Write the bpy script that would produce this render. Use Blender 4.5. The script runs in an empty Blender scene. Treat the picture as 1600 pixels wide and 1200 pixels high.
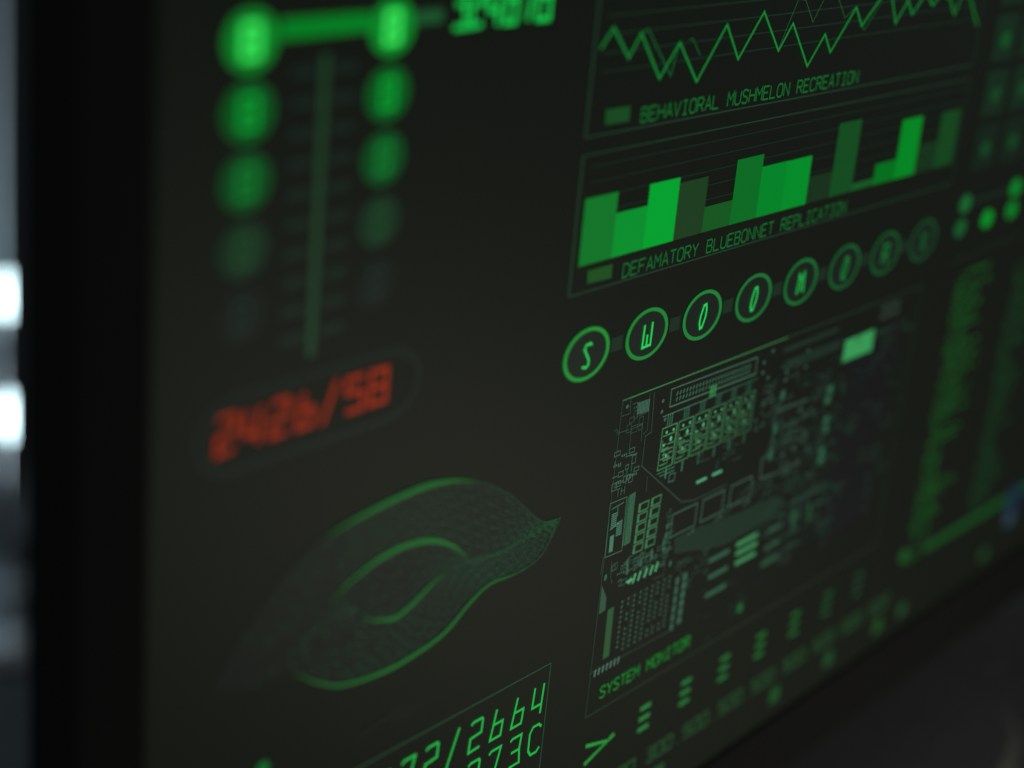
import bpy, bmesh, math, random
from mathutils import Matrix, Vector

# ------------------------------------------------------------------ camera, world, lamps, exposure
scene = bpy.context.scene
COL = scene.collection
MM = 0.001
CAM_H = 0.335                       # lens height above the desk; the screen lies in the plane y = 0, 200 mm in front of the lens

cam_data = bpy.data.cameras.new('camera')
cam = bpy.data.objects.new('camera', cam_data)
COL.objects.link(cam)
right = Vector((0.63152135, -0.77029829, 0.08843824))
up = Vector((0.21749351, 0.28547186, 0.93338223))
back = Vector((-0.74422937, -0.57021607, 0.34781646))
rot = Matrix((right, up, back)).transposed().to_4x4()
cam.matrix_world = Matrix.Translation((0, -0.2, CAM_H)) @ rot
cam_data.sensor_width = 36.0
cam_data.lens = 61.70
cam_data.clip_start = 0.01
cam_data.clip_end = 60.0
cam_data.dof.use_dof = True
cam_data.dof.focus_distance = 0.394
cam_data.dof.aperture_fstop = 5.3
scene.camera = cam

world = bpy.data.worlds.new('World')
scene.world = world
world.use_nodes = True
bg = world.node_tree.nodes['Background']
bg.inputs['Color'].default_value = (0.95, 1.0, 1.03, 1)
bg.inputs['Strength'].default_value = 0.09

def area(name, loc, aim, size, power, col):
    d = bpy.data.lights.new(name, 'AREA')
    d.shape = 'DISK'; d.size = size; d.energy = power; d.color = col
    o = bpy.data.objects.new(name, d)
    o.location = loc
    o.rotation_euler = (Vector(aim) - Vector(loc)).to_track_quat('-Z', 'Y').to_euler()
    COL.objects.link(o)
    return o
area('screen_fill_light', (0.48, -0.26, 0.03), (0.46, 0.0, 0.09), 0.16, 0.175, (1.0, 0.95, 0.76))  # added warm fill, not a real lamp; brightens the lower screen
area('curtain_fill_light', (1.02, 1.46, -0.44), (1.26, 1.72, -0.46), 0.10, 0.62, (0.74, 0.91, 1.0))  # added cool fill to brighten the curtain, separate from the two modelled lamps

scene.render.engine = 'CYCLES'
scene.cycles.use_denoising = True
scene.cycles.max_bounces = 6
scene.view_settings.view_transform = 'Standard'
scene.view_settings.look = 'None'
scene.view_settings.exposure = 0.0
scene.view_settings.gamma = 1.0
scene.view_settings.use_curve_mapping = False

# ------------------------------------------------------------------ materials
def lin(c):
    out = []
    for v in c:
        v = v / 255.0
        out.append(v / 12.92 if v <= 0.04045 else ((v + 0.055) / 1.055) ** 2.4)
    return out

def principled(name, base, rough=0.5, metal=0.0, spec=0.5):
    m = bpy.data.materials.new(name)
    m.use_nodes = True
    b = m.node_tree.nodes['Principled BSDF']
    b.inputs['Base Color'].default_value = (*base, 1)
    b.inputs['Roughness'].default_value = rough
    b.inputs['Metallic'].default_value = metal
    b.inputs['Specular IOR Level'].default_value = spec
    return m

def grain(m, scale, amount, bump=0.0):
    """fine mottling of the base colour and an optional fine bump"""
    nt = m.node_tree
    b = nt.nodes['Principled BSDF']
    base = b.inputs['Base Color'].default_value[:]
    tc = nt.nodes.new('ShaderNodeTexCoord')
    n = nt.nodes.new('ShaderNodeTexNoise')
    n.inputs['Scale'].default_value = scale
    n.inputs['Detail'].default_value = 5
    r = nt.nodes.new('ShaderNodeValToRGB')
    r.color_ramp.elements[0].position = 0.3
    r.color_ramp.elements[1].position = 0.7
    r.color_ramp.elements[0].color = tuple(c * (1 - amount) for c in base[:3]) + (1,)
    r.color_ramp.elements[1].color = tuple(c * (1 + amount) for c in base[:3]) + (1,)
    nt.links.new(tc.outputs['Object'], n.inputs['Vector'])
    nt.links.new(n.outputs['Fac'], r.inputs['Fac'])
    nt.links.new(r.outputs['Color'], b.inputs['Base Color'])
    if bump:
        bp = nt.nodes.new('ShaderNodeBump')
        bp.inputs['Strength'].default_value = bump
        bp.inputs['Distance'].default_value = 0.0004
        nt.links.new(n.outputs['Fac'], bp.inputs['Height'])
        nt.links.new(bp.outputs['Normal'], b.inputs['Normal'])
    return m

SCREEN_BASE = (0.030, 0.030, 0.027)
SCREEN_LEAK = (0.0004, 0.0022, 0.0006)
_glow = {}
def glow(rgb):
    """a lit patch of the display showing this colour (8-bit sRGB as it reads on the screen)"""
    rgb = tuple(rgb)
    if rgb in _glow:
        return _glow[rgb]
    dim = max(rgb) < 70
    m = principled('display_pixels', SCREEN_BASE if dim else (0.004, 0.012, 0.006), 0.5, 0, 0.4 if dim else 0.1)
    b = m.node_tree.nodes['Principled BSDF']
    e = [max(0.0, c - (0.0065 if dim else 0.002)) for c in lin(rgb)]
    b.inputs['Emission Color'].default_value = (*e, 1)
    b.inputs['Emission Strength'].default_value = 1.0
    m.cycles.emission_sampling = 'NONE'
    _glow[rgb] = m
    return m

screen_mat = principled('matte_display_glass', SCREEN_BASE, 0.5, 0, 0.3)
_b = screen_mat.node_tree.nodes['Principled BSDF']
_b.inputs['Emission Color'].default_value = (*SCREEN_LEAK, 1)
_b.inputs['Emission Strength'].default_value = 1.0
screen_mat.cycles.emission_sampling = 'NONE'
plastic = grain(principled('black_textured_plastic', (0.009, 0.009, 0.009), 0.9, 0, 0.45), 900, 0.15, 0.2)
metal_mat = grain(principled('grey_painted_metal', (0.15, 0.15, 0.149), 0.7, 0.0, 0.2), 300, 0.12)
desk_mat = grain(principled('dark_grey_desk_laminate', (0.135, 0.135, 0.133), 0.7, 0, 0.2), 120, 0.25, 0.3)
wall_mat = grain(principled('dark_painted_wall', (0.10, 0.115, 0.125), 0.8), 8, 0.15, 0.2)
curtain_mat = grain(principled('pale_blue_grey_curtain', (0.50, 0.58, 0.62), 0.9), 60, 0.12, 0.2)
brass = grain(principled('brushed_steel', (0.4, 0.42, 0.44), 0.35, 1.0), 200, 0.1)
lamp_mat = principled('lit_opal_glass', (0.8, 0.8, 0.8), 0.3)
_b = lamp_mat.node_tree.nodes['Principled BSDF']
_b.inputs['Emission Color'].default_value = (0.68, 0.95, 1.0, 1)
_b.inputs['Emission Strength'].default_value = 3.6

# ------------------------------------------------------------------ helpers
def link(name, me, mat, parent=None):
    o = bpy.data.objects.new(name, me)
    if mat is not None:
        me.materials.append(mat)
    COL.objects.link(o)
    if parent is not None:
        o.parent = parent
    return o

def empty(name, loc=(0, 0, 0)):
    o = bpy.data.objects.new(name, None)
    o.location = loc
    o.empty_display_size = 0.02
    COL.objects.link(o)
    return o

def tag(o, label, cat, group=None):
    o['label'] = label
    o['category'] = cat
    if group:
        o['group'] = group
    return o

def box_bm(bm, x0, x1, y0, y1, z0, z1):
    vs = [bm.verts.new(p) for p in ((x0,y0,z0),(x1,y0,z0),(x1,y1,z0),(x0,y1,z0),(x0,y0,z1),(x1,y0,z1),(x1,y1,z1),(x0,y1,z1))]
    for f in ((0,3,2,1),(4,5,6,7),(0,1,5,4),(1,2,6,5),(2,3,7,6),(3,0,4,7)):
        bm.faces.new([vs[i] for i in f])

def finish(bm, name, mat, parent=None, bevel=0.0, smooth=False, seg=3):
    if bevel:
        bmesh.ops.bevel(bm, geom=list(bm.edges), offset=bevel, segments=seg, affect='EDGES', profile=0.5)
    bmesh.ops.recalc_face_normals(bm, faces=list(bm.faces))
    me = bpy.data.meshes.new(name)
    bm.to_mesh(me); bm.free()
    if smooth:
        for p in me.polygons: p.use_smooth = True
    return link(name, me, mat, parent)

# Drawing on the display: points are millimetres on the screen plane, a to the right, b downwards, both counted from the
# point of the plane square in front of the lens. Each layer sits 0.1 mm nearer the viewer than the one below.
class Drawing:
    def __init__(self): self.v = []; self.f = []
    def poly(self, pts):
        n = len(self.v); self.v += [tuple(p) for p in pts]; self.f.append(list(range(n, n + len(pts)))); return self
    def rect(self, a0, b0, a1, b1): return self.poly([(a0,b0),(a1,b0),(a1,b1),(a0,b1)])
    def stroke(self, pts, w, closed=False):
        raw = [Vector(p) for p in pts]
        pts = [raw[0]]
        for p in raw[1:]:
            if (p - pts[-1]).length > 1e-4: pts.append(p)
        n = len(pts); L = []; R = []
        if n < 2: return self
        for i in range(n):
            p = pts[i]
            q0 = pts[i-1] if (i > 0 or closed) else None
            q1 = pts[(i+1) % n] if (i < n-1 or closed) else None
            d0 = (p-q0).normalized() if q0 is not None and (p-q0).length > 1e-9 else None
            d1 = (q1-p).normalized() if q1 is not None and (q1-p).length > 1e-9 else None
            if d0 is None: d0 = d1
            if d1 is None: d1 = d0
            n0 = Vector((-d0.y, d0.x)); n1 = Vector((-d1.y, d1.x))
            m = n0 + n1
            if m.length < 1e-6: m = n0
            m.normalize()
            k = min(2.2, 1.0 / max(0.2, m.dot(n0)))
            L.append(p + m * (w*0.5*k)); R.append(p - m * (w*0.5*k))
        base = len(self.v)
        for a, b in zip(L, R): self.v += [tuple(a), tuple(b)]
        for i in range(n - (0 if closed else 1)):
            j = (i+1) % n
            self.f.append([base+2*i, base+2*j, base+2*j+1, base+2*i+1])
        return self
    def ring(self, c, ra, rb, w, wb=None, n=56):
        wb = wb or w
        base = len(self.v)
        for i in range(n):
            t = 2*math.pi*i/n
            self.v.append((c[0]+ra*math.cos(t), c[1]+rb*math.sin(t)))
            self.v.append((c[0]+(ra-w)*math.cos(t), c[1]+(rb-wb)*math.sin(t)))
        for i in range(n):
            j = (i+1) % n
            self.f.append([base+2*i, base+2*j, base+2*j+1, base+2*i+1])
        return self
    def disc(self, c, ra, rb, n=40):
        return self.poly([(c[0]+ra*math.cos(2*math.pi*i/n), c[1]+rb*math.sin(2*math.pi*i/n)) for i in range(n)])
    def text(self, s, a, b, pitch, wid, hgt, w, slant=0.0):
        """single-line stroke lettering, (a, b) = left end of the baseline"""
        for i, ch in enumerate(s):
            for st in GLYPH.get(ch, []):
                pts = [(a + i*pitch + x/4*wid + slant*y/6*hgt, b - y/6*hgt) for x, y in st]
                closed = len(st) > 2 and st[0] == st[-1]
                self.stroke(pts[:-1] if closed else pts, w, closed)
        return self
    def build(self, name, rgb, parent, layer=1):
        me = bpy.data.meshes.new(name)
        y = -0.0001 * layer
        me.from_pydata([(a*MM, y, CAM_H - b*MM) for a, b in self.v], [], self.f)
        me.update()
        return link(name, me, glow(rgb), parent)

def G(s):
    return [[tuple(float(c) for c in p.split(',')) for p in st.split()] for st in s.split('|')]
GLYPH = {
 'A': G('0,0 2,6 4,0|0.8,2 3.2,2'), 'B': G('0,0 0,6 3,6 3.8,5 3,3.2 0,3.2|3,3.2 4,1.8 3.2,0 0,0'), 'C': G('4,5.2 3,6 1,6 0,4.8 0,1.2 1,0 3,0 4,0.8'),
 'D': G('0,0 0,6 2.6,6 4,4.6 4,1.4 2.6,0 0,0'), 'E': G('4,6 0,6 0,0 4,0|0,3.1 3.2,3.1'), 'F': G('4,6 0,6 0,0|0,3.1 3.2,3.1'),
 'H': G('0,0 0,6|4,0 4,6|0,3 4,3'), 'I': G('0.6,6 3.4,6|2,6 2,0|0.6,0 3.4,0'), 'L': G('0,6 0,0 4,0'), 'M': G('0,0 0,6 2,2.8 4,6 4,0'),
 'N': G('0,0 0,6 4,0 4,6'), 'O': G('1,0 0,1.2 0,4.8 1,6 3,6 4,4.8 4,1.2 3,0 1,0'), 'P': G('0,0 0,6 3,6 4,4.8 3.2,3 0,3'),
 'R': G('0,0 0,6 3,6 4,4.8 3.2,3 0,3|1.8,3 4,0'), 'S': G('4,5.2 3,6 1,6 0,4.8 1,3.3 3,2.8 4,1.4 3,0 1,0 0,0.8'), 'T': G('0,6 4,6|2,6 2,0'),
 'U': G('0,6 0,1 1,0 3,0 4,1 4,6'), 'V': G('0,6 2,0 4,6'), 'W': G('0,6 0.4,0 2,3 3.6,0 4,6'), 'X': G('0,0 4,6|0,6 4,0'), 'Y': G('0,6 2,3 4,6|2,3 2,0'),
 '0': G('0,0 0,6 4,6 4,0 0,0'), '1': G('0.6,4.8 2,6 2,0'), '2': G('0.2,5.6 1,6 3.7,6 4,5.6 3.8,3.1 0.3,2.8 0,0 3.6,0.2'), '3': G('0.2,5.6 0.8,6 4,6 3.6,3 4,0 0.4,0|0.8,3 3.6,3'),
 '4': G('0.4,6 0,1.8 3.4,1.8|3.6,6 3.1,-0.2'), '5': G('4,6 0,6 0,3.4 3.4,3.4 4,2.4 4,0 0,0'), '6': G('1.5,6 0,0 3.5,0 3.9,3 0.7,3'), '7': G('0,5.5 0.8,6 4,6 2,0'),
 '8': G('0,0 0,6 4,6 4,0 0,0|0,3 4,3'), '/': G('0,-0.8 3.4,6.6'), '.': G('1.6,0 2.4,0'), '-': G('0,3 4,3'),
}
rnd = random.Random(7)
def L2(s):
    return [tuple(float(c) for c in p.split(',')) for p in s.split()]
lerp = lambda p0, p1, s: (p0[0]+(p1[0]-p0[0])*s, p0[1]+(p1[1]-p0[1])*s)

# ------------------------------------------------------------------ desk and room behind
def slab(name, x0, x1, y0, y1, z0, z1, mat, bevel=0.0):
    bm = bmesh.new(); box_bm(bm, x0, x1, y0, y1, z0, z1)
    return finish(bm, name, mat, None, bevel)
desk = slab('desk', -0.45, 1.75, -0.75, 0.205, -0.03, 0.0, desk_mat, 0.003)
tag(desk, 'dark grey desk top below the monitor, out of focus', 'desk')
w_ = slab('wall', -1.5, 5.0, 1.95, 2.05, -0.76, 2.2, wall_mat); w_['kind'] = 'structure'
f_ = slab('floor', -1.5, 5.0, -1.5, 1.95, -0.80, -0.76, wall_mat); f_['kind'] = 'structure'

# pleated curtain hanging behind the monitor's left side
bm = bmesh.new()
nx, nz = 120, 10
rows = []
for j in range(nz + 1):
    t = j / nz
    row = []
    for i in range(nx + 1):
        s = i / nx
        x = 0.45 + 0.945 * s
        amp = 0.011 + 0.007 * math.sin(7.3 * s + 1)
        y = 1.72 + amp * math.sin(2*math.pi*s*17 + 0.9*math.sin(5*t + 8*s)) + 0.01*math.sin(40*s)
        row.append(bm.verts.new((x + 0.012*math.sin(4*t + 11*s), y, -0.74 + 2.3 * t)))
    rows.append(row)
for j in range(nz):
    for i in range(nx):
        bm.faces.new((rows[j][i], rows[j][i+1], rows[j+1][i+1], rows[j+1][i]))
cur = finish(bm, 'curtain', curtain_mat, None, 0, True)
sm = cur.modifiers.new('thickness', 'SOLIDIFY'); sm.thickness = 0.002
tag(cur, 'pale blue grey curtain hanging in folds behind the monitor', 'curtain')

# ------------------------------------------------------------------ the monitor body
MON = empty('computer_monitor', (0, 0, 0))
tag(MON, 'large black computer monitor showing green graphs, codes and diagrams on a dark screen', 'monitor')
SL, SR, ST, SB = 167.9, 745.0, -70.0, 254.6          # lit display area, mm
BL, BT, BB = 152.6, -84.0, 276.4                      # outer edge of the front frame
BR = SR + (SL - BL)
zt = lambda b: CAM_H - b*MM

disp = Drawing().rect(SL-2, ST-2, SR+2, SB+2)
me = bpy.data.meshes.new('display_panel')
me.from_pydata([(a*MM, 0, zt(b)) for a, b in disp.v], [], disp.f)
link('display_panel', me, screen_mat, MON)

bm = bmesh.new()                                       # front frame: lip, front face, outer side
def loop(a0, b0, a1, b1, y):
    return [bm.verts.new((a*MM, y, zt(b))) for a, b in ((a0,b0),(a1,b0),(a1,b1),(a0,b1))]
loops = [loop(SL, ST, SR, SB, 0.0006), loop(SL, ST, SR, SB, -0.0008), loop(SL-0.5, ST-0.5, SR+0.5, SB+0.5, -0.0014),
         loop(BL+1.2, BT+1.2, BR-1.2, BB-1.2, -0.0014), loop(BL+0.3, BT+0.3, BR-0.3, BB-0.3, -0.0008), loop(BL, BT, BR, BB, 0.0006),
         loop(BL, BT, BR, BB, 0.0100), loop(BL+1, BT+1, BR-1, BB-1, 0.0110)]
for l0, l1 in zip(loops, loops[1:]):
    for i in range(4):
        j = (i+1) % 4
        bm.faces.new((l0[i], l0[j], l1[j], l1[i]))
finish(bm, 'bezel', plastic, MON)

bm = bmesh.new()                                       # rear shell, tapering
loops = [loop(BL+1.2, BT+1.2, BR-1.2, BB-1.2, 0.0112), loop(BL+25, BT+20, BR-25, BB-20, 0.022), loop(BL+130, BT+60, BR-130, BB-50, 0.050), loop(BL+150, BT+80, BR-150, BB-70, 0.056)]
bm.faces.new(loops[0]); bm.faces.new(loops[-1])
for l0, l1 in zip(loops, loops[1:]):
    for i in range(4):
        j = (i+1) % 4
        bm.faces.new((l0[i], l0[j], l1[j], l1[i]))
finish(bm, 'rear_housing', plastic, MON)

cx = (SL + SR) / 2 * MM
bm = bmesh.new(); box_bm(bm, cx-0.035, cx+0.035, 0.0562, 0.078, 0.012, 0.26)
finish(bm, 'stand_neck', metal_mat, MON, 0.006)
bm = bmesh.new(); vs0 = []; vs1 = []; vs2 = []
for i in range(64):
    t = 2*math.pi*i/64; ct, st = math.cos(t), math.sin(t)
    ex, ey = abs(ct)**0.45*(1 if ct > 0 else -1), abs(st)**0.45*(1 if st > 0 else -1)
    vs0.append(bm.verts.new((cx+0.135*ex, 0.080+0.105*ey, 0.0))); vs1.append(bm.verts.new((cx+0.135*ex, 0.080+0.105*ey, 0.0090)))
    vs2.append(bm.verts.new((cx+0.132*ex, 0.080+0.102*ey, 0.0118)))
for q0, q1 in ((vs0, vs1), (vs1, vs2)):
    for i in range(64):
        bm.faces.new((q0[i], q0[(i+1) % 64], q1[(i+1) % 64], q1[i]))
bm.faces.new(vs0); bm.faces.new(vs2)
finish(bm, 'stand_base', metal_mat, MON)

# ------------------------------------------------------------------ display: column of numbered discs, upper left
rowsC = [((14,132,42),(60,236,92)), ((13,86,32),(14,164,52)), ((17,72,33),(20,124,46)), ((20,44,30),(27,68,37)), ((18,25,23),(26,42,37))]
UL, UR, V0, DV = 187.1, 219.0, 48.2, 11.2
for i in range(5):
    for a in (UL, UR):
        c = (a - 0.1*i*(a == UR), V0 + DV*i)
        fill, ink = rowsC[i]
        d = Drawing().disc(c, 5.5, 4.9).build('number_disc', fill, MON, 1)
        dig = Drawing()
        k = 2.1
        dig.text('8', c[0]-1.5, c[1]+2.4, 4, 3.0, 4.8, 0.8 if i else 1.1).build('digit', ink, d, 2)
Drawing().rect(193.0, 45.3, 213.6, 48.5).build('link_bar', (2,124,36), MON, 1)
Drawing().rect(224.6, 45.8, 231.6, 48.2).build('link_bar', (28,82,46), MON, 1)
Drawing().text('324678', 234.4, 49.4, 4.75, 3.5, 8.2, 0.95).build('counter_readout', (22,200,78), MON, 1)
rail = Drawing().rect(202.6, 51.5, 204.4, 103.5)
rail = rail.build('scale_rail', (31,62,39), MON, 1)
tk = Drawing()
for i in range(10):
    b = 53.0 + i*5.05
    tk.rect(195.8, b, 201.8, b+1.9); tk.rect(205.2, b, 211.0, b+1.9)
tk.build('scale_ticks', (22,34,29), rail, 1)

# ------------------------------------------------------------------ display: red counter in an oval
pill = Drawing()
A0, A1, Bc, r = 180.5, 227.0, 113.6, 6.6
pts = []
for i in range(20):
    t = math.pi/2 + math.pi*i/19; pts.append((A0 + 6.5 + 1.3*r*math.cos(t), Bc - r*math.sin(t)))
for i in range(20):
    t = -math.pi/2 + math.pi*i/19; pts.append((A1 - 3.5 + 1.3*r*math.cos(t), Bc - r*math.sin(t)))
pill = pill.stroke(pts, 1.7, True).build('counter_frame', (20,28,26), MON, 1)
rd = Drawing().text('2426/58', 182.6, 116.3, 6.1, 4.1, 6.3, 1.0).build('red_counter', (146,47,28), MON, 2)
rd['label'] = 'red counter reading 2426/58'

# ------------------------------------------------------------------ display: wireframe eye
def resample(pts, n):
    pts = [Vector(p) for p in pts]
    # Catmull-Rom through the points, n samples
    out = []
    m = len(pts) - 1
    for k in range(n):
        s = m * k / (n - 1); i = min(int(s), m - 1); t = s - i
        p0 = pts[max(i-1, 0)]; p1 = pts[i]; p2 = pts[i+1]; p3 = pts[min(i+2, m)]
        out.append(0.5*((2*p1) + (p2-p0)*t + (2*p0-5*p1+4*p2-p3)*t*t + (3*p1-p0-3*p2+p3)*t*t*t))
    return out
outer_top = [(182.61, 161.74), (187.54, 155.35), (196.21, 146.38), (205.32, 140.85), (211.71, 139.26), (219.51, 138.13), (231.00, 137.29), (239.07, 137.45), (247.42, 139.13), (255.29, 142.20), (263.04, 146.71), (268.25, 150.85), (275.59, 156.62), (282.23, 157.73)]
outer_low = [(182.61, 161.74), (192.52, 164.39), (202.53, 165.40), (208.37, 169.17), (215.96, 172.99), (226.20, 174.60), (234.70, 174.56), (245.48, 172.74), (253.53, 168.23), (259.41, 166.09), (267.26, 166.48), (273.70, 166.02), (277.82, 163.99), (282.23, 157.73)]
inner_top = [(202.63, 161.70), (206.54, 159.16), (211.23, 155.24), (214.86, 152.10), (220.51, 149.98), (226.19, 148.73), (233.40, 148.57), (240.45, 150.11), (246.58, 153.31), (249.83, 155.92), (254.70, 158.06), (262.04, 159.25), (270.49, 158.95), (282.23, 157.73)]
inner_low = [(202.63, 161.70), (208.13, 158.41), (217.72, 158.08), (222.52, 161.15), (226.21, 162.61), (230.65, 163.50), (235.33, 162.18), (239.64, 160.12), (242.59, 159.12), (246.86, 159.11), (252.86, 159.50), (261.12, 160.13), (270.56, 159.42), (282.23, 157.73)]
NS = 90
OT, OL, IT, IL = (resample(c, NS) for c in (outer_top, outer_low, inner_top, inner_low))
lid = Drawing()
for k in range(NS-1):
    lid.poly([OT[k], OT[k+1], OL[k+1], OL[k]])
eye = lid.build('eye_diagram', (19,23,22), MON, 1)
mesh = Drawing(); mesh2 = Drawing()
for c0, c1, n in ((OT, IT, 13), (IL, OL, 13), (IT, IL, 8)):
    for j in range(1, n):
        s = j / n
        for k in range(6, NS-2):
            if k < 46 and rnd.random() < (46 - k) / 60: continue
            u = k + (0.5 if j % 2 else 0.0)
            k0 = int(u); f = u - k0
            p0 = c0[k0]*(1-s) + c1[k0]*s; p1 = c0[k0+1]*(1-s) + c1[k0+1]*s
            p = p0*(1-f) + p1*f
            d = (p1 - p0) * 0.30
            th = 0.20 + 0.08*math.sin(0.9*k0 + 2.1*j)
            tilt = Vector((0.10, 0.22)) if j % 2 else Vector((0.10, -0.16))
            (mesh2 if (k0*7 + j*5) % 3 == 0 else mesh).stroke([p - d - tilt, p + d + tilt], th)
mesh.build('wire_mesh', (41,76,53), eye, 2)
mesh2.build('wire_mesh', (28,46,36), eye, 2)
edge = Drawing().stroke(OT[54:], 0.25).stroke(OL[70:], 0.35)
edge.build('lid_edge', (40,70,48), eye, 3)
def tapered(d, pts, w, lo=0.12):
    n = len(pts); L = []; R = []
    for i, p in enumerate(pts):
        t = (pts[min(i+1, n-1)] - pts[max(i-1, 0)]).normalized()
        ww = w * max(lo, min(1.0, 2.6*min(i, n-1-i)/(n-1)) ** 0.8)
        m = Vector((-t.y, t.x)); L.append(p + m*ww*0.5); R.append(p - m*ww*0.5)
    b = len(d.v)
    for a, c in zip(L, R): d.v += [tuple(a), tuple(c)]
    for i in range(n-1): d.f.append([b+2*i, b+2*i+2, b+2*i+3, b+2*i+1])
    return d
for pts, w in ((OT[25:60], 1.1), (OL[14:74], 0.9), (IT[16:65], 1.1), (IL[18:60], 0.9)):
    tapered(Drawing(), pts, w).build('lid_line', (38,102,47), eye, 4)
fr = Drawing()
for i in range(7):
    fr.stroke([(222.39, 187.04), (229.62, 185.97), (237.13, 185.50), (244.77, 184.07)][:2] if i == 0 else [(p[0]+i*1.4, p[1]+i*0.5) for p in [(227.78, 186.09), (231.63, 183.57)]], 0.18)
fr.build('lash_line', (36,50,40), eye, 2)

# ------------------------------------------------------------------ display: green number panel, bottom
pan = Drawing()
a1, b0 = 284.9, 194.6
pan.stroke([(210, b0), (a1, b0), (a1, 254)], 0.28)
pan = pan.build('number_panel', (46,78,56), MON, 1)
d = Drawing().text('1472/2664', 279.4-8*7.24, 206.3, 7.24, 4.1, 7.3, 0.66).build('number_line', (40,172,72), pan, 2)
d = Drawing().text('14273C', 279.6-5*7.24, 216.7, 7.24, 4.1, 7.3, 0.66).build('number_line', (40,172,72), pan, 2)
Drawing().disc((196.61, 182.93), 1.6, 1.4).build('marker_dot', (22,100,44), MON, 1)

# ------------------------------------------------------------------ display: line chart, top right
CL, CR = 277.0, 452.0
def chart_frame(b0, b1, ends):
    f = Drawing().stroke([(CL, b0), (CL, b1)], 0.62)
    f.stroke([(CL, b0), (CR, b0)], 0.30); f.stroke([(CL, b1), (CR, b1)], 0.34); f.stroke([(CR, b0), (CR, b1)], 0.3)
    return f
lc = chart_frame(20.0, 73.7, 0).build('line_chart', (32,58,42), MON, 1)
g = Drawing()
for i in range(11):
    b = 24.5 + i*3.65
    g.stroke([(CL+3, b), (CR-3, b)], 0.3)
g.build('grid_lines', (25,45,34), lc, 1)
s1 = [(278.61, 56.29), (282.34, 52.45), (288.48, 58.81), (291.99, 54.23), (300.27, 63.95), (306.26, 57.05), (314.44, 65.89), (323.69, 54.50), (329.97, 62.38), (338.27, 52.65), (346.70, 61.84), (351.50, 56.01), (360.77, 66.47), (366.98, 59.52), (370.73, 63.98), (380.22, 54.08), (384.24, 58.72), (391.33, 53.03), (394.72, 47.69), (401.72, 59.23), (406.61, 53.86), (410.00, 57.53), (416.18, 52.46), (420.68, 55.91), (424.09, 53.51), (429.96, 54.47), (434.36, 59.00), (436.71, 54.49), (441.63, 54.42), (449.84, 63.00)]
Drawing().stroke(s1, 0.56).build('chart_line', (26,126,52), lc, 4)
s2 = [(291.99, 54.23), (294.29, 53.49), (297.40, 56.67), (304.42, 63.79), (306.26, 57.05)]
s2b = [(346.70, 61.84), (352.80, 50.66), (356.05, 51.12), (360.73, 56.31), (364.29, 51.57), (366.40, 48.76), (371.57, 51.96), (375.69, 56.36), (380.22, 54.08)]
s2c = [(309.75, 56.77), (311.15, 56.61), (314.65, 60.35)]
s2d = [(384.24, 58.72), (386.17, 59.77), (392.25, 53.85), (393.45, 51.61)]
for ln, lw in ((s2, 0.42), (s2c, 0.3), (s2d, 0.3)):
    Drawing().stroke(ln, lw).build('chart_line', (26,84,46), lc, 3)
Drawing().stroke(s2b, 0.22).build('chart_line', (40,84,56), lc, 2)
Drawing().poly([(282.73, 68.67), (291.27, 68.75), (291.43, 71.92), (283.08, 71.80)]).build('legend_swatch', (26,72,34), lc, 2)
Drawing().text('BEHAVIORAL MUSHMELON RECREATION', 295.6, 72.6, 2.97, 2.3, 2.95, 0.42).build('caption', (26,98,45), lc, 2)

# ------------------------------------------------------------------ display: bar chart
bc = chart_frame(77.4, 106.7, 0).build('bar_chart', (32,58,42), MON, 1)
g = Drawing()
for i in range(7):
    b = 80.0 + i*3.3
    g.stroke([(CL+3, b), (CR-3, b)], 0.28)
g.build('grid_lines', (24,41,32), bc, 1)
base = 100.7
BA, BZ = (279.14, 99.89)[0], (449.53, 100.37)[0]
tops = [(283.76, 86.48)[1], (296.94, 91.10)[1], (306.58, 86.50)[1], (317.86, 87.74)[1], (329.73, 94.77)[1], (341.39, 85.54)[1], (351.39, 88.59)[1], (363.02, 88.68)[1],
        (373.62, 93.96)[1], (385.73, 82.22)[1], (397.61, 98.79)[1], (407.67, 95.26)[1], (419.59, 85.03)[1], (431.97, 92.74)[1], (442.45, 85.36)[1]]
bcol = [(20,116,42),(12,142,46),(6,160,48),(28,60,31),(24,86,34),(14,106,36),(4,130,42),(2,138,42),(22,48,28),(22,74,33),(24,86,36),(2,110,32),(2,132,36),(20,48,26),(16,66,29)]
for i in range(15):
    a0 = BA + (BZ-BA)*i/15; a2 = BA + (BZ-BA)*(i+1)/15
    Drawing().rect(a0, tops[i], a2, base).build('bar', bcol[i], bc, 2)
Drawing().poly([(282.56, 102.13), (291.25, 102.13), (291.36, 105.23), (282.83, 104.93)]).build('legend_swatch', (32,78,34), bc, 2)
Drawing().text('DEFAMATORY BLUEBONNET REPLICATION', 295.4, 105.9, 2.93, 2.25, 2.95, 0.40).build('caption', (28,98,48), bc, 2)

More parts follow.
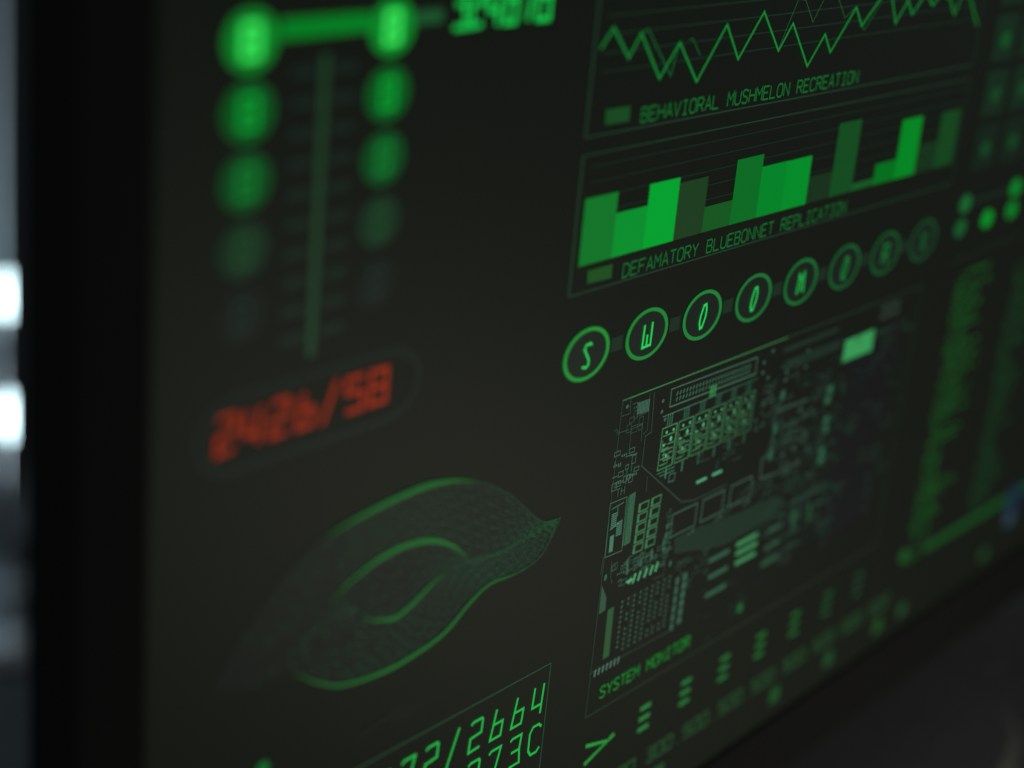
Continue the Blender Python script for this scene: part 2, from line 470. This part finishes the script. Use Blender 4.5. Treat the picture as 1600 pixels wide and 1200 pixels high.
# ------------------------------------------------------------------ display: row of lettered rings
word = 'SWOOMORX'
rc = [(38,140,54),(36,128,54),(36,124,56),(34,112,54),(30,104,50),(28,90,46),(26,84,44),(25,74,42)]
lcx = [(46,196,84),(46,206,92),(46,206,96),(42,196,90),(38,184,80),(28,138,62),(24,124,56),(22,104,50)]
RA, RB = (285.35, 120.89), (439.90, 121.17)
LET = {'S': G('3.8,5.5 3,6 1.2,5.8 0.6,4.8 3,1.8 3,0.6 2,0 0.2,0.4'), 'W': G('0.2,6 0,0 4,0.2 4,6.2|2,0.1 2,3.2'), 'O': G('2.0,6.0 3.2,6.2 3.7,4.6 3.5,2.8 2.2,0 1.2,-0.2 0.6,1.4 0.8,3.2 2.0,6.0'),
       'M': G('0,0 0.4,6 2,3.6 3.6,6 4,0|2,3.6 2,0.6'), 'R': G('0,0 0.2,6 3.6,6 3.6,3 0.2,3|2,3 4,0'), 'X': G('0,0 4,6|0,6 4,0')}
keep = dict(GLYPH); GLYPH.update(LET)
for i, ch in enumerate(word):
    t = i / 7
    c = (RA[0] + (RB[0]-RA[0])*t, 120.9 + 0.25*t)
    o = Drawing().ring(c, 8.05, 5.95, 1.15, 0.85).build('letter_ring', rc[i], MON, 3)
    Drawing().disc(c, 6.9, 5.1).build('ring_fill', (22,31,27), o, 2)
    Drawing().text(ch, c[0]-1.5, c[1]+3.0, 4, 3.1, 5.3, 0.62).build('letter', lcx[i], o, 4)
    if i < 7:
        Drawing().rect(c[0]+8.9, c[1]-1.7, c[0]+13.1, c[1]+1.7).build('ring_link', (26,42,33), MON, 1)
GLYPH.clear(); GLYPH.update(keep)

# ------------------------------------------------------------------ display: circuit board diagram ("system monitor")
TL, TR = (301.3, 135.3), (444.8, 135.3)
BBt = 215.6
bd = Drawing().stroke([TL, (372.0, TL[1])], 0.36)
bd = bd.build('board_diagram', (58,112,68), MON, 1)
Drawing().stroke([TL, (TL[0], BBt), (TR[0], BBt), TR, (372.3, TR[1])], 0.26).build('board_frame', (42,62,48), bd, 1)
Drawing().text('SYSTEM MONITOR', 306.2, 212.3, 2.76, 2.1, 3.0, 0.44).build('caption', (33,126,48), bd, 2)
TEAL, DIM, GRN, DK = (84,140,112), (48,66,54), (74,134,82), (34,48,40)
# outline tracks and left-hand components
t = Drawing()
t.stroke([(313.62, 136.10), (314.39, 146.11), (312.19, 146.49), (312.14, 153.90), (331.48, 168.56), (337.27, 169.75), (351.88, 169.84)], 0.24)
t.stroke([(311.83, 135.98), (312.69, 145.20), (311.03, 145.72)], 0.16)
t.stroke([(301.15, 135.25), (304.32, 135.41), (304.80, 139.19), (301.62, 139.01)], 0.2)
t.stroke([(301.38, 142.92), (305.06, 143.10)], 0.2); t.stroke([(306.29, 148.22), (305.84, 143.29), (310.27, 143.18), (310.63, 147.49)], 0.2)
t.stroke([(315.11, 157.28), (315.39, 161.23)], 0.18)
t.stroke([(304.86, 180.30), (304.46, 175.42)], 0.2); t.stroke([(300.69, 177.76), (300.87, 173.28)], 0.2)
t.stroke([(324.32, 180.70), (327.59, 180.90), (327.74, 186.78), (323.37, 186.52)], 0.22)
t.stroke([(314.31, 180.63), (317.71, 180.74), (317.65, 183.08)], 0.24)
t.stroke([(300.78, 203.59), (308.38, 203.78), (321.53, 204.06), (335.31, 204.34)], 0.2)
t.build('board_track', (54,76,62), bd, 1)
# small pads and dots
for q in [(303.19, 137.11), (317.56, 139.22), (317.61, 141.89), (319.38, 144.23), (361.46, 139.66), (361.57, 142.38), (364.52, 144.41), (373.77, 151.22), (373.61, 144.94), (373.60, 147.19), (383.42, 141.40), (365.09, 137.43), (383.39, 145.76)]:
    Drawing().disc(q, 0.55, 0.5, 10).build('solder_dot', (62,90,76), bd, 2)
# ribbed block top left
t = Drawing()
q = [(307.10, 137.15), (312.10, 137.28), (312.22, 140.41), (307.44, 140.15)]
for i in range(9):
    s = (i+0.15)/9; s2 = (i+0.8)/9
    lerp = lambda p0, p1, s: (p0[0]+(p1[0]-p0[0])*s, p0[1]+(p1[1]-p0[1])*s)
    t.poly([lerp(q[0],q[1],s), lerp(q[0],q[1],s2), lerp(q[3],q[2],s2), lerp(q[3],q[2],s)])
t.build('ribbed_block', (66,104,86), bd, 2)
# long pin connector
q = [(320.73, 137.16), (357.92, 137.54), (358.17, 141.94), (320.90, 141.60)]
cn = Drawing().stroke(q, 0.26, True).stroke([q[3], q[2]], 0.34).build('pin_connector', (70,108,86), bd, 1)
t = Drawing()
quad = lambda q, s, r: lerp(lerp(q[0], q[1], s), lerp(q[3], q[2], s), r)
for rr0, rr1 in ((0.24, 0.46), (0.56, 0.78)):
    for i in range(24):
        s = 0.06 + 0.88*i/24
        t.stroke([quad(q, s, rr1), quad(q, s+0.012, rr0)], 0.42)
t.build('pin_row', (66,106,84), cn, 2)
# six socket strips
q = [(319.08, 146.53), (360.11, 147.11), (360.33, 158.46), (319.45, 157.04)]
ms_a0, ms_a1, ms_b0, ms_b1 = q[0][0], q[1][0], q[0][1], q[3][1]
for i in range(6):
    w = (ms_a1-ms_a0)/6
    x0 = ms_a0 + i*w; x1 = x0 + w*0.86
    H = ms_b1 - ms_b0
    fade = 1.0 - 0.045*i
    colr = tuple(int(c*fade) for c in (74,134,90))
    m = Drawing().stroke([(x0,ms_b0),(x1,ms_b0),(x1,ms_b1),(x0,ms_b1)], 0.24, True)
    m.stroke([(x1+0.25,ms_b0),(x1+0.25,ms_b1)], 0.16)
    for yy, segs in ((0.22,((0.1,0.9),)),(0.42,((0.1,0.4),(0.5,0.95))),(0.50,((0.15,0.6),)),(0.58,((0.1,0.9),)),(0.66,((0.2,0.5),(0.65,0.9))),(0.74,((0.1,0.75),)),(0.82,((0.3,0.9),)),(0.9,((0.1,0.55),))):
        for s0, s1_ in segs:
            jit = rnd.uniform(-0.02, 0.02)
            m.stroke([(x0+(x1-x0)*s0, ms_b0+H*(yy+jit)), (x0+(x1-x0)*s1_, ms_b0+H*(yy+jit))], 0.28)
    for xx, y0_, y1_ in ((0.3,0.58,0.8),(0.62,0.66,0.92),(0.12,0.3,0.55)):
        m.stroke([(x0+(x1-x0)*xx, ms_b0+H*y0_), (x0+(x1-x0)*xx, ms_b0+H*y1_)], 0.22)
    mo = m.build('socket_strip', colr, bd, 1)
    t = Drawing()
    t.disc((x0+(x1-x0)*0.3, ms_b0+H*0.12), 0.4, 0.4, 10); t.disc((x0+(x1-x0)*0.78, ms_b0+H*0.12), 0.4, 0.4, 10)
    t.disc((x0+(x1-x0)*0.66, ms_b0+H*0.32), 0.5, 0.65, 12); t.disc((x0+(x1-x0)*0.2, ms_b0+H*0.42), 0.34, 0.34, 10)
    t.disc((x0+(x1-x0)*0.45, ms_b0+H*0.70), 0.4, 0.4, 10)
    t.build('contact_dots', tuple(int(c*fade) for c in (96,176,128)), mo, 2)
    # wiring above and lead below
    wv = Drawing()
    for k in range(3):
        wv.stroke([(x0+w*(0.25+0.13*k), ms_b0-3.1), (x0+w*(0.25+0.13*k), ms_b0-0.3)], 0.26)
    wv.stroke([(x0-0.6, ms_b0-3.1), (x0+w-0.6, ms_b0-3.1)], 0.22)
    wv.stroke([(x0+w*0.55, ms_b1+0.3), (x0+w*0.55, ms_b1+3.0)], 0.5)
    if i == 0:
        wv.stroke([(x0, ms_b1+0.9), (x1+1.4, ms_b1+0.9)], 0.2).stroke([(x0+1.2, ms_b1+1.8), (x1+1.4, ms_b1+1.8)], 0.2)
    wv.build('strip_wiring', tuple(int(c*fade) for c in (64,120,92)), mo, 1)
t = Drawing()
for k in range(4):
    p = (337.82, 141.83); t.stroke([(p[0]+k*0.75, p[1]-1.4), (p[0]+k*0.75, p[1]+1.5)], 0.34)
t.build('green_pins', (64,150,82), bd, 2)
# small part, bright dash, three chips
Drawing().stroke([(324.40, 159.40), (326.84, 159.58), (326.72, 161.53), (324.28, 161.33)], 0.3, True).build('small_chip', (66,98,80), bd, 2)
t = Drawing().stroke([(337.06, 165.12), (341.53, 165.03)], 0.7).stroke([(344.09, 165.07), (348.40, 165.07)], 0.7)
t.build('status_dash', (86,168,126), bd, 2)
for pts in ("328.15,170.76 338.71,171.19 338.96,177.27 328.34,176.72", "341.48,170.98 350.71,171.07 351.30,177.18 341.35,176.62", "354.28,171.23 364.06,170.65 364.03,176.51 354.11,176.61"):
    q = L2(pts)
    a0 = (q[0][0]+q[3][0])/2; a2 = (q[1][0]+q[2][0])/2; b0 = (q[0][1]+q[1][1])/2; b2 = (q[2][1]+q[3][1])/2
    t = Drawing().stroke([(a0,b0),(a2,b0),(a2,b2),(a0,b2)], 0.52, True)
    t.disc((a2-0.4, b2+1.3), 0.7, 0.6, 10); t.disc((a2-2.2, b2+1.6), 0.5, 0.5, 10)
    t.build('square_chip', (58,82,68), bd, 2)
# dull copper area, finely hatched
area_pts = [(330.20, 177.81), (342.57, 178.20), (359.38, 179.78), (375.93, 180.16), (384.23, 183.32), (377.64, 186.55), (361.21, 187.17), (353.73, 187.33), (331.15, 182.22)]
Drawing().poly(area_pts).build('copper_area', (23,36,29), bd, 1)
t = Drawing()
bq = min(p[1] for p in area_pts) + 0.4
while bq < max(p[1] for p in area_pts):
    xs = []
    for p0, p1 in zip(area_pts, area_pts[1:] + area_pts[:1]):
        if (p0[1] - bq) * (p1[1] - bq) < 0:
            xs.append(p0[0] + (p1[0]-p0[0]) * (bq-p0[1]) / (p1[1]-p0[1]))
    xs.sort()
    for x0, x1 in zip(xs[::2], xs[1::2]):
        if x1 - x0 > 0.5: t.stroke([(x0+0.2, bq), (x1-0.2, bq)], 0.24)
    bq += 0.62
t.build('copper_hatching', (37,60,46), bd, 2)
# tall chip with hatched cells
q = [(301.17, 160.12), (307.60, 160.26), (308.20, 174.02), (301.68, 173.71)]
tc_ = Drawing().stroke(q, 0.24, True).stroke([quad(q,0.12,0.12), quad(q,0.85,0.08)], 0.3).stroke([quad(q,0.5,0.12), quad(q,0.52,0.3)], 0.3)
tc_ = tc_.build('tall_chip', (66,98,78), bd, 1)
t = Drawing()
for k in range(8):
    r_ = 0.22 + 0.28*k/8
    t.stroke([quad(q,0.14,r_), quad(q,0.46,r_)], 0.3)
for k in range(8):
    r_ = 0.42 + 0.27*k/8
    t.stroke([quad(q,0.5,r_), quad(q,0.84,r_)], 0.3)
t.stroke([quad(q,0.1,0.50), quad(q,0.84,0.40)], 0.3)
t.poly([quad(q,0.16,0.62), quad(q,0.4,0.62), quad(q,0.4,0.93), quad(q,0.16,0.93)])
t.build('cell_hatching', (72,116,92), tc_, 2)
Drawing().text('TH', *(302.93, 159.06), 1.9, 1.3, 1.9, 0.3).build('chip_mark', (56,82,66), bd, 2)
# comb of contacts
q = [(308.63, 160.40), (311.10, 160.15), (311.24, 172.69), (308.75, 172.88)]
t = Drawing()
for k in range(30):
    t.stroke([quad(q,0.0,k/29), quad(q,1.0,k/29)], 0.26)
t.stroke([quad(q,-0.15,0), quad(q,-0.15,1)], 0.2)
t.build('contact_comb', (64,112,82), bd, 1)
# 2 x 5 bank of square cells
q = [(313.05, 163.62), (322.65, 163.66), (322.23, 176.99), (312.80, 176.81)]
for cidx in range(2):
    for r_ in range(5):
        s0 = 0.02 + cidx*0.53; s1_ = s0 + 0.40
        r0 = r_/5 + 0.02; r1 = (r_+1)/5 - 0.03
        t = Drawing().stroke([quad(q,s0,r0), quad(q,s1_,r0), quad(q,s1_,r1), quad(q,s0,r1)], 0.36, True)
        t.stroke([quad(q,s0+0.05,r0), quad(q,s0+0.05,r1)], 0.5)
        t.build('square_cell', (64,116,78), bd, 1)
# slanted coil marks
t = Drawing()
t.poly([(311.19, 183.10), (313.69, 182.77), (314.35, 183.49), (312.66, 184.09)])
for p in [(314.83, 183.32), (316.92, 183.34), (319.55, 183.37), (321.96, 183.49), (324.06, 183.33)]:
    t.stroke([(p[0]-0.45, p[1]+1.2), (p[0]+0.35, p[1]-1.2)], 0.75)
t.build('coil_marks', (84,158,112), bd, 2)
t = Drawing()
for p in [(311.47, 180.52), (311.20, 179.11), (316.81, 180.11), (321.22, 179.87), (310.96, 177.87), (320.93, 178.43), (326.21, 179.44), (325.83, 177.62), (329.97, 184.41), (326.49, 175.63), (326.57, 173.47), (302.65, 179.07)]:
    t.disc(p, 0.6, 0.9, 8)
t.build('via_dots', (54,90,72), bd, 2)
# lower left tabs and long bar
Drawing().poly([(301.71, 180.72), (304.19, 184.86), (304.27, 188.05), (301.83, 188.35)]).build('edge_tab', (52,82,64), bd, 1)
Drawing().poly([(305.34, 188.42), (307.84, 188.30), (308.22, 201.49), (305.72, 201.74)]).build('edge_bar', (48,84,52), bd, 1)
# rows of holes
t = Drawing()
h0, h1, hb0, hb1 = (311.14, 188.28)[0], (330.95, 189.06)[0], (311.14, 188.28)[1], (310.57, 201.69)[1]
for c_ in range(9):
    for r_ in range(11):
        a = h0 + (h1-h0)*c_/8; b = hb0 + (hb1-hb0)*r_/10
        if rnd.random() < 0.9: t.disc((a, b), 0.50, 0.42, 8)
t.build('hole_grid', (56,80,66), bd, 1)
t = Drawing()
for c_ in range(8):
    a = h0 + (h1-h0)*(c_+0.5)/8
    if c_ % 2: t.stroke([(a, hb0-1), (a, hb1+1)], 0.2)
t.build('hole_rules', (42,60,49), bd, 1)
t = Drawing()
for k in range(7):
    p = (302.89, 204.24); t.stroke([(p[0]+1.55*k, p[1]+0.9), (p[0]+1.55*k+0.3, p[1]-0.9)], 0.42)
t.build('edge_pins', (92,132,112), bd, 2)
# twin segmented bars
for pts in ("333.81,189.50 335.23,189.62 335.44,204.93 334.00,204.76", "336.92,189.66 338.88,189.61 338.92,204.03 336.94,204.04"):
    q = L2(pts)
    t = Drawing()
    for k in range(6):
        t.poly([quad(q,0,k/6+0.01), quad(q,1,k/6+0.01), quad(q,1,(k+0.86)/6), quad(q,0,(k+0.86)/6)])
    t.build('segment_bar', (56,90,72), bd, 1)
# stacks of short dashes
stacks = (("348.44,189.92 358.05,190.32|349.30,194.86 358.31,195.13|349.02,200.00 358.81,199.69", (50,88,68)), ("361.18,189.51 371.50,189.83|361.54,192.17 371.89,192.54|361.94,195.05 371.83,194.74", (62,132,84)),
          ("376.14,190.53 383.80,190.09|376.43,195.28 383.83,194.99|375.73,199.93 384.52,199.95", (48,84,62)), ("387.49,190.27 393.50,190.19|388.03,194.60 394.07,194.56|388.57,198.96 394.64,198.97", (36,62,48)),
          ("404.57,197.40 413.19,197.68|404.81,200.60 413.46,200.92|401.03,190.14 410.88,190.14", (36,60,48)))
for s, colr in stacks:
    t = Drawing()
    for ln in s.split('|'):
        p0, p1 = L2(ln)
        t.stroke([p0, (p1[0], p0[1])], 1.35)
    t.build('dash_stack', colr, bd, 1)
t = Drawing().stroke([(389.42, 187.65), (390.49, 193.84)], 1.1).stroke([(398.14, 188.53), (398.66, 193.85)], 1.1)
t.build('dash_stack', (44,90,64), bd, 2)
Drawing().stroke([(386.12, 185.36), (405.84, 185.21), (412.25, 187.62), (415.63, 191.52)], 1.3).build('edge_outline', (40,62,50), bd, 1)
# right-hand cluster, far out of focus
t = Drawing().stroke([(371.36, 154.99), (387.59, 155.77)], 0.9).stroke([(371.36, 154.99), (371.95, 161.82), (371.88, 166.23), (367.85, 167.45), (368.35, 172.92), (374.48, 173.57)], 0.9)
t.stroke([(374.48, 173.57), (387.41, 173.50)], 0.8).stroke([(376.94, 160.44), (383.60, 161.23)], 0.9).stroke([(376.55, 164.79), (386.70, 166.36)], 0.8)
for p in [(381.74, 174.32), (387.41, 173.50), (391.92, 170.66), (384.25, 157.82), (387.52, 160.06), (384.04, 168.57), (378.41, 169.23), (380.05, 163.55), (388.38, 165.35), (409.39, 178.35), (395.12, 179.34), (405.44, 172.37)]:
    t.disc(p, 1.1, 1.0, 10)
t.build('chip_outline', (46,66,56), bd, 1)
for p in [(398.93, 155.58), (398.47, 158.57), (399.53, 164.34), (399.70, 167.15), (399.95, 173.73), (400.00, 176.18)]:
    Drawing().rect(p[0]-1.5, p[1]-1.2, p[0]+1.5, p[1]+1.0).build('board_contact', (46,92,66), bd, 2)
for p in [(372.12, 160.09), (371.80, 167.10), (373.44, 151.14)]:
    Drawing().disc(p, 1.1, 1.5).build('solder_dot', (46,88,68), bd, 2)
t = Drawing()
for k in range(70):
    a = rnd.uniform((370.28, 164.91)[0], (414.44, 167.13)[0]); b = rnd.uniform(142, 185)
    t.rect(a, b, a+rnd.uniform(0.8,3.2), b+rnd.uniform(0.4,1.0))
t.build('small_traces', (36,54,46), bd, 1)
q = [(403.52, 142.69), (419.21, 143.05), (419.83, 149.28), (403.36, 148.79)]
Drawing().rect((q[0][0]+q[3][0])/2, (q[0][1]+q[1][1])/2, (q[1][0]+q[2][0])/2, (q[2][1]+q[3][1])/2).build('lit_block', (56,150,84), bd, 2)
t = Drawing()
for p0, p1, w_s in (((372.48, 143.14), (399.16, 143.02), 3.0), ((370.62, 138.63), (398.53, 138.79), 1.6)):
    t.rect(p0[0], p0[1]-w_s/2, p1[0], p0[1]+w_s/2)
t.build('board_band', (27,43,35), bd, 1)
t = Drawing()
for b_ in (136.9, 139.4, 144.0):
    for k in range(4):
        a = (421.96, 137.19)[0] + k*2.8
        t.rect(a, b_, a+2.2, b_+1.6)
t.build('board_note', (44,58,48), bd, 1)
rf = random.Random(5)
def fine_patch(corners, n, colr, lw=0.2):
    (x0, y0), (x1, y1) = corners
    t = Drawing()
    for k in range(n):
        a, b = rf.uniform(x0, x1), rf.uniform(y0, y1)
        kind = rf.random()
        if kind < 0.3:
            wv, hv = rf.uniform(0.8, 2.2), rf.uniform(0.8, 2.0); t.stroke([(a,b),(a+wv,b),(a+wv,b+hv),(a,b+hv)], lw, True)
        elif kind < 0.6:
            t.stroke([(a,b),(a+rf.uniform(0.8,3.2),b)], lw*1.2)
        elif kind < 0.8:
            t.stroke([(a,b),(a,b+rf.uniform(1.0,3.5))], lw)
        else:
            for q_ in range(rf.randint(2, 5)): t.rect(a+q_*0.8, b, a+q_*0.8+0.45, b+0.6)
    t.build('fine_traces', colr, bd, 1)
fine_patch(((300.48, 147.14), (309.94, 155.52)), 22, (64,98,80))
fine_patch(((299.06, 136.86), (309.65, 143.80)), 14, (46,66,54))
fine_patch(((300.81, 175.69), (322.63, 182.86)), 20, (56,86,68))
fine_patch(((312.39, 177.34), (328.13, 183.47)), 26, (58,90,72))
fine_patch(((326.87, 177.44), (325.56, 168.64)), 12, (50,78,62))
fine_patch(((331.74, 184.99), (347.48, 194.61)), 24, (46,70,56), 0.26)
fine_patch(((350.67, 176.99), (369.21, 172.63)), 20, (42,62,52), 0.26)
fine_patch(((335.77, 155.74), (355.86, 168.01)), 14, (42,62,52), 0.24)
fine_patch(((360.82, 145.25), (373.03, 157.69)), 22, (46,68,56), 0.3)
fine_patch(((343.87, 197.87), (367.88, 216.55)), 18, (34,50,42), 0.3)
rb = random.Random(21)
zone = Drawing().rect(TR[0]-40, 142, TR[0]-10, 205).build('blue_zone', (18,20,23), bd, 1)
for colr, n_, mat_layer in (((40,60,50), 90, 2), ((34,54,44), 110, 2), ((30,38,40), 60, 3)):
    t = Drawing()
    for k in range(n_):
        a = rb.uniform((368.61, 164.47)[0], TR[0]-8); b = rb.uniform(141, 204)
        if a > TR[0]-40 and colr[0] != 30 and rb.random() < 0.6: continue
        kind = rb.random()
        if kind < 0.45:
            wv = rb.uniform(2.5, 7); t.stroke([(a, b), (a+wv, b), (a+wv, b+rb.uniform(1, 6))], 0.35)
        elif kind < 0.75:
            wv, hv = rb.uniform(2, 5), rb.uniform(1.5, 4); t.stroke([(a,b),(a+wv,b),(a+wv,b+hv),(a,b+hv)], 0.35, True)
        else:
            for q_ in range(rb.randint(3, 6)): t.rect(a+q_*1.5, b, a+q_*1.5+0.8, b+1.1)
    t.build('small_traces', colr, bd, mat_layer)
Drawing().disc((367.79, 209.87), 1.3, 1.3).build('marker_dot', (34,104,54), bd, 2)

# ------------------------------------------------------------------ display: bottom rows
mk = [(44,122,60),(40,116,56),(36,110,52),(34,108,46),(32,100,44),(32,80,50),(30,70,46),(26,56,38)]
for i in range(7):
    a = 327.6 + 18.24*i; t = Drawing()
    for k in (-1, 0, 1):
        t.rect(a-2.3, 226.3+3.05*k-0.62, a+2.3, 226.3+3.05*k+0.62)
    t.build('menu_mark', mk[i], MON, 1)
t = Drawing().stroke([(303.06, 224.12), (312.24, 226.45), (303.19, 229.32)], 1.0).stroke([(312.74, 226.31), (314.71, 225.52)], 1.0)
t.build('prompt_arrow', (42,150,62), MON, 1)
Drawing().text('00 300.500.500.500.500.500.500.500', 318.5, 241.2, 4.2, 3.0, 3.8, 0.75).build('number_row', (37,72,45), MON, 1)
for p, colr in (((395.47, 245.32),(32,76,40)), ((425.90, 246.62),(32,72,42)), ((456.27, 247.62),(32,76,38)), ((472.35, 247.76),(30,68,42)), ((531.90, 247.51),(27,66,36)), ((337.70, 242.84),(32,76,40))):
    Drawing().rect(p[0]-2.6, 247.3-2.6, p[0]+2.6, 247.3+2.2).build('menu_dot', colr, MON, 1)

# ------------------------------------------------------------------ display: key grid and status dots, far right
for r_ in range(-1, 3):
    for c_ in range(4):
        a = 470.6 + 18.5*c_ + 0.6*(2-r_)*0; b = 83.7 + 15.5*(r_-1)
        k = Drawing().rect(a-7.6, b-7.2, a+7.0, b+5.8).build('key_cell', (17,40,26) if r_ < 2 else (17,34,25), MON, 1)
        Drawing().disc((a, b), 3.0, 2.4, 16).build('key_dot', (18,78,36) if r_ < 1 else (18,66,36), k, 2)
for a, b, colr in ((464.2,114.4,(26,100,48)), (463.6,121.5,(24,88,42)), (481.4,121.4,(8,146,42)), (498.4,121.2,(10,128,42)), (498.4,114.4,(8,132,44))):
    Drawing().disc((a, b), 3.6, 2.7, 20).build('status_dot', colr, MON, 1)
Drawing().rect(468.5, 113.4, 494, 115.2).build('dot_link', (22,36,28), MON, 1)

# ------------------------------------------------------------------ display: text listing, right edge
ls = Drawing().stroke([(460.59, 131.58), (511.69, 130.18)], 0.7)
ls = ls.build('listing_rule', (28,38,32), MON, 1)
def listing(a0, b0, b1, prof, colr):
    t = Drawing(); t2 = Drawing(); b = b0
    while b < b1:
        n = prof(b) * rnd.uniform(0.55, 1.1)
        if rnd.random() < 0.12: n *= 0.4
        a = a0 + (rnd.choice((0, 0, 2.4)))
        while a < a0 + n:
            wv = min(rnd.uniform(1.5, 6.5), a0 + n - a)
            q_ = 0.0
            while q_ < wv - 0.3:                        # single characters
                (t if rnd.random() < 0.6 else t2).rect(a+q_, b+rnd.uniform(0,0.25), a+q_+rnd.uniform(0.45,0.85), b+1.25)
                q_ += 1.05
            a += wv + rnd.uniform(0.9, 2.6)
        b += 2.15
    o = t.build('text_listing', colr, MON, 1)
    t2.build('dim_lines', tuple(int(c*0.72) for c in colr), o, 1)
A_L = 468.5
def prof1(b):
    if b < 146: return 22
    if b < 150: return 30
    if b < 185: return 24 + 3*math.sin(b*0.5)
    if b < 190: return 22
    if b < 204: return 10
    if b < 216: return 26
    return 10
listing(A_L, 136, 229, prof1, (33,106,44))
listing(510.5, 140, 226, lambda b: 20 + 5*math.sin(b*0.21), (30,80,46))
t = Drawing().stroke([(480.19, 228.59), ((558.25, 231.77)[0]+16, (480.19, 228.59)[1]+1.2)], 2.6)
t.stroke([(476.47, 191.01), (480.41, 227.99)], 1.2)
t.build('listing_frame', (25,78,34), MON, 2)
Drawing().disc((466.55, 226.64), 2.6, 2.3).build('marker_dot', (30,88,38), MON, 1)
p = (548.57, 235.01)
ic = Drawing().rect(p[0]-4.5, p[1]-9, p[0]+4.5, p[1]+1).build('corner_icon', (24,40,64), MON, 3)
ic['label'] = 'small blue icon with a pale foot near the corner of the screen'
Drawing().rect(p[0]-4, p[1]+1.2, p[0]+3.5, p[1]+6).build('icon_foot', (48,68,80), ic, 3)

# ------------------------------------------------------------------ two lit lamps beyond the monitor's left edge
def lathe(profile, name, mat, parent, n=24):
    bm = bmesh.new(); rings = []
    for r, z in profile:
        rings.append([bm.verts.new((r*math.cos(2*math.pi*i/n), r*math.sin(2*math.pi*i/n), z)) for i in range(n)])
    for r0, r1 in zip(rings, rings[1:]):
        for i in range(n):
            j = (i+1) % n
            bm.faces.new((r0[i], r0[j], r1[j], r1[i]))
    bm.faces.new(rings[0]); bm.faces.new(rings[-1])
    return finish(bm, name, mat, parent, 0, True)
LY = 1.55
def hit(k, m, y):                    # point at depth y on the line of sight with these slopes
    return Vector((k*(y+0.2), y, CAM_H - m*(y+0.2)))
up_p = hit(0.7090, 0.404, LY)
lo_p = hit(0.7125, 0.500, LY)
lamp = empty('table_lamp', (up_p.x, up_p.y, -0.76)); tag(lamp, 'upper bright white lamp with a squarish glass shade beyond the left edge', 'lamp')
d = up_p.z + 0.76
lathe([(0.012,d-0.018),(0.020,d-0.015),(0.022,d+0.010),(0.015,d+0.018)], 'lamp_shade', lamp_mat, lamp)
lathe([(0.005,0.02),(0.005,d-0.0185)], 'lamp_pole', brass, lamp)
lathe([(0.10,0.0),(0.10,0.015),(0.02,0.02)], 'lamp_base', brass, lamp)
lo_y = LY - 0.12
lo_p = hit(0.7122, 0.497, lo_y)
lamp = empty('globe_lamp', (lo_p.x, lo_p.y, -0.76)); tag(lamp, 'lower bright white lamp with a rounded glass globe beyond the left edge', 'lamp')
d = lo_p.z + 0.76
prof = [(0.019*math.sin(math.pi*i/12)+0.002, d + 0.021*-math.cos(math.pi*i/12)) for i in range(13)]
lathe(prof, 'lamp_globe', lamp_mat, lamp)
lathe([(0.005,0.02),(0.005,d-0.0215)], 'lamp_pole', brass, lamp)
lathe([(0.10,0.0),(0.10,0.015),(0.02,0.02)], 'lamp_base', brass, lamp)
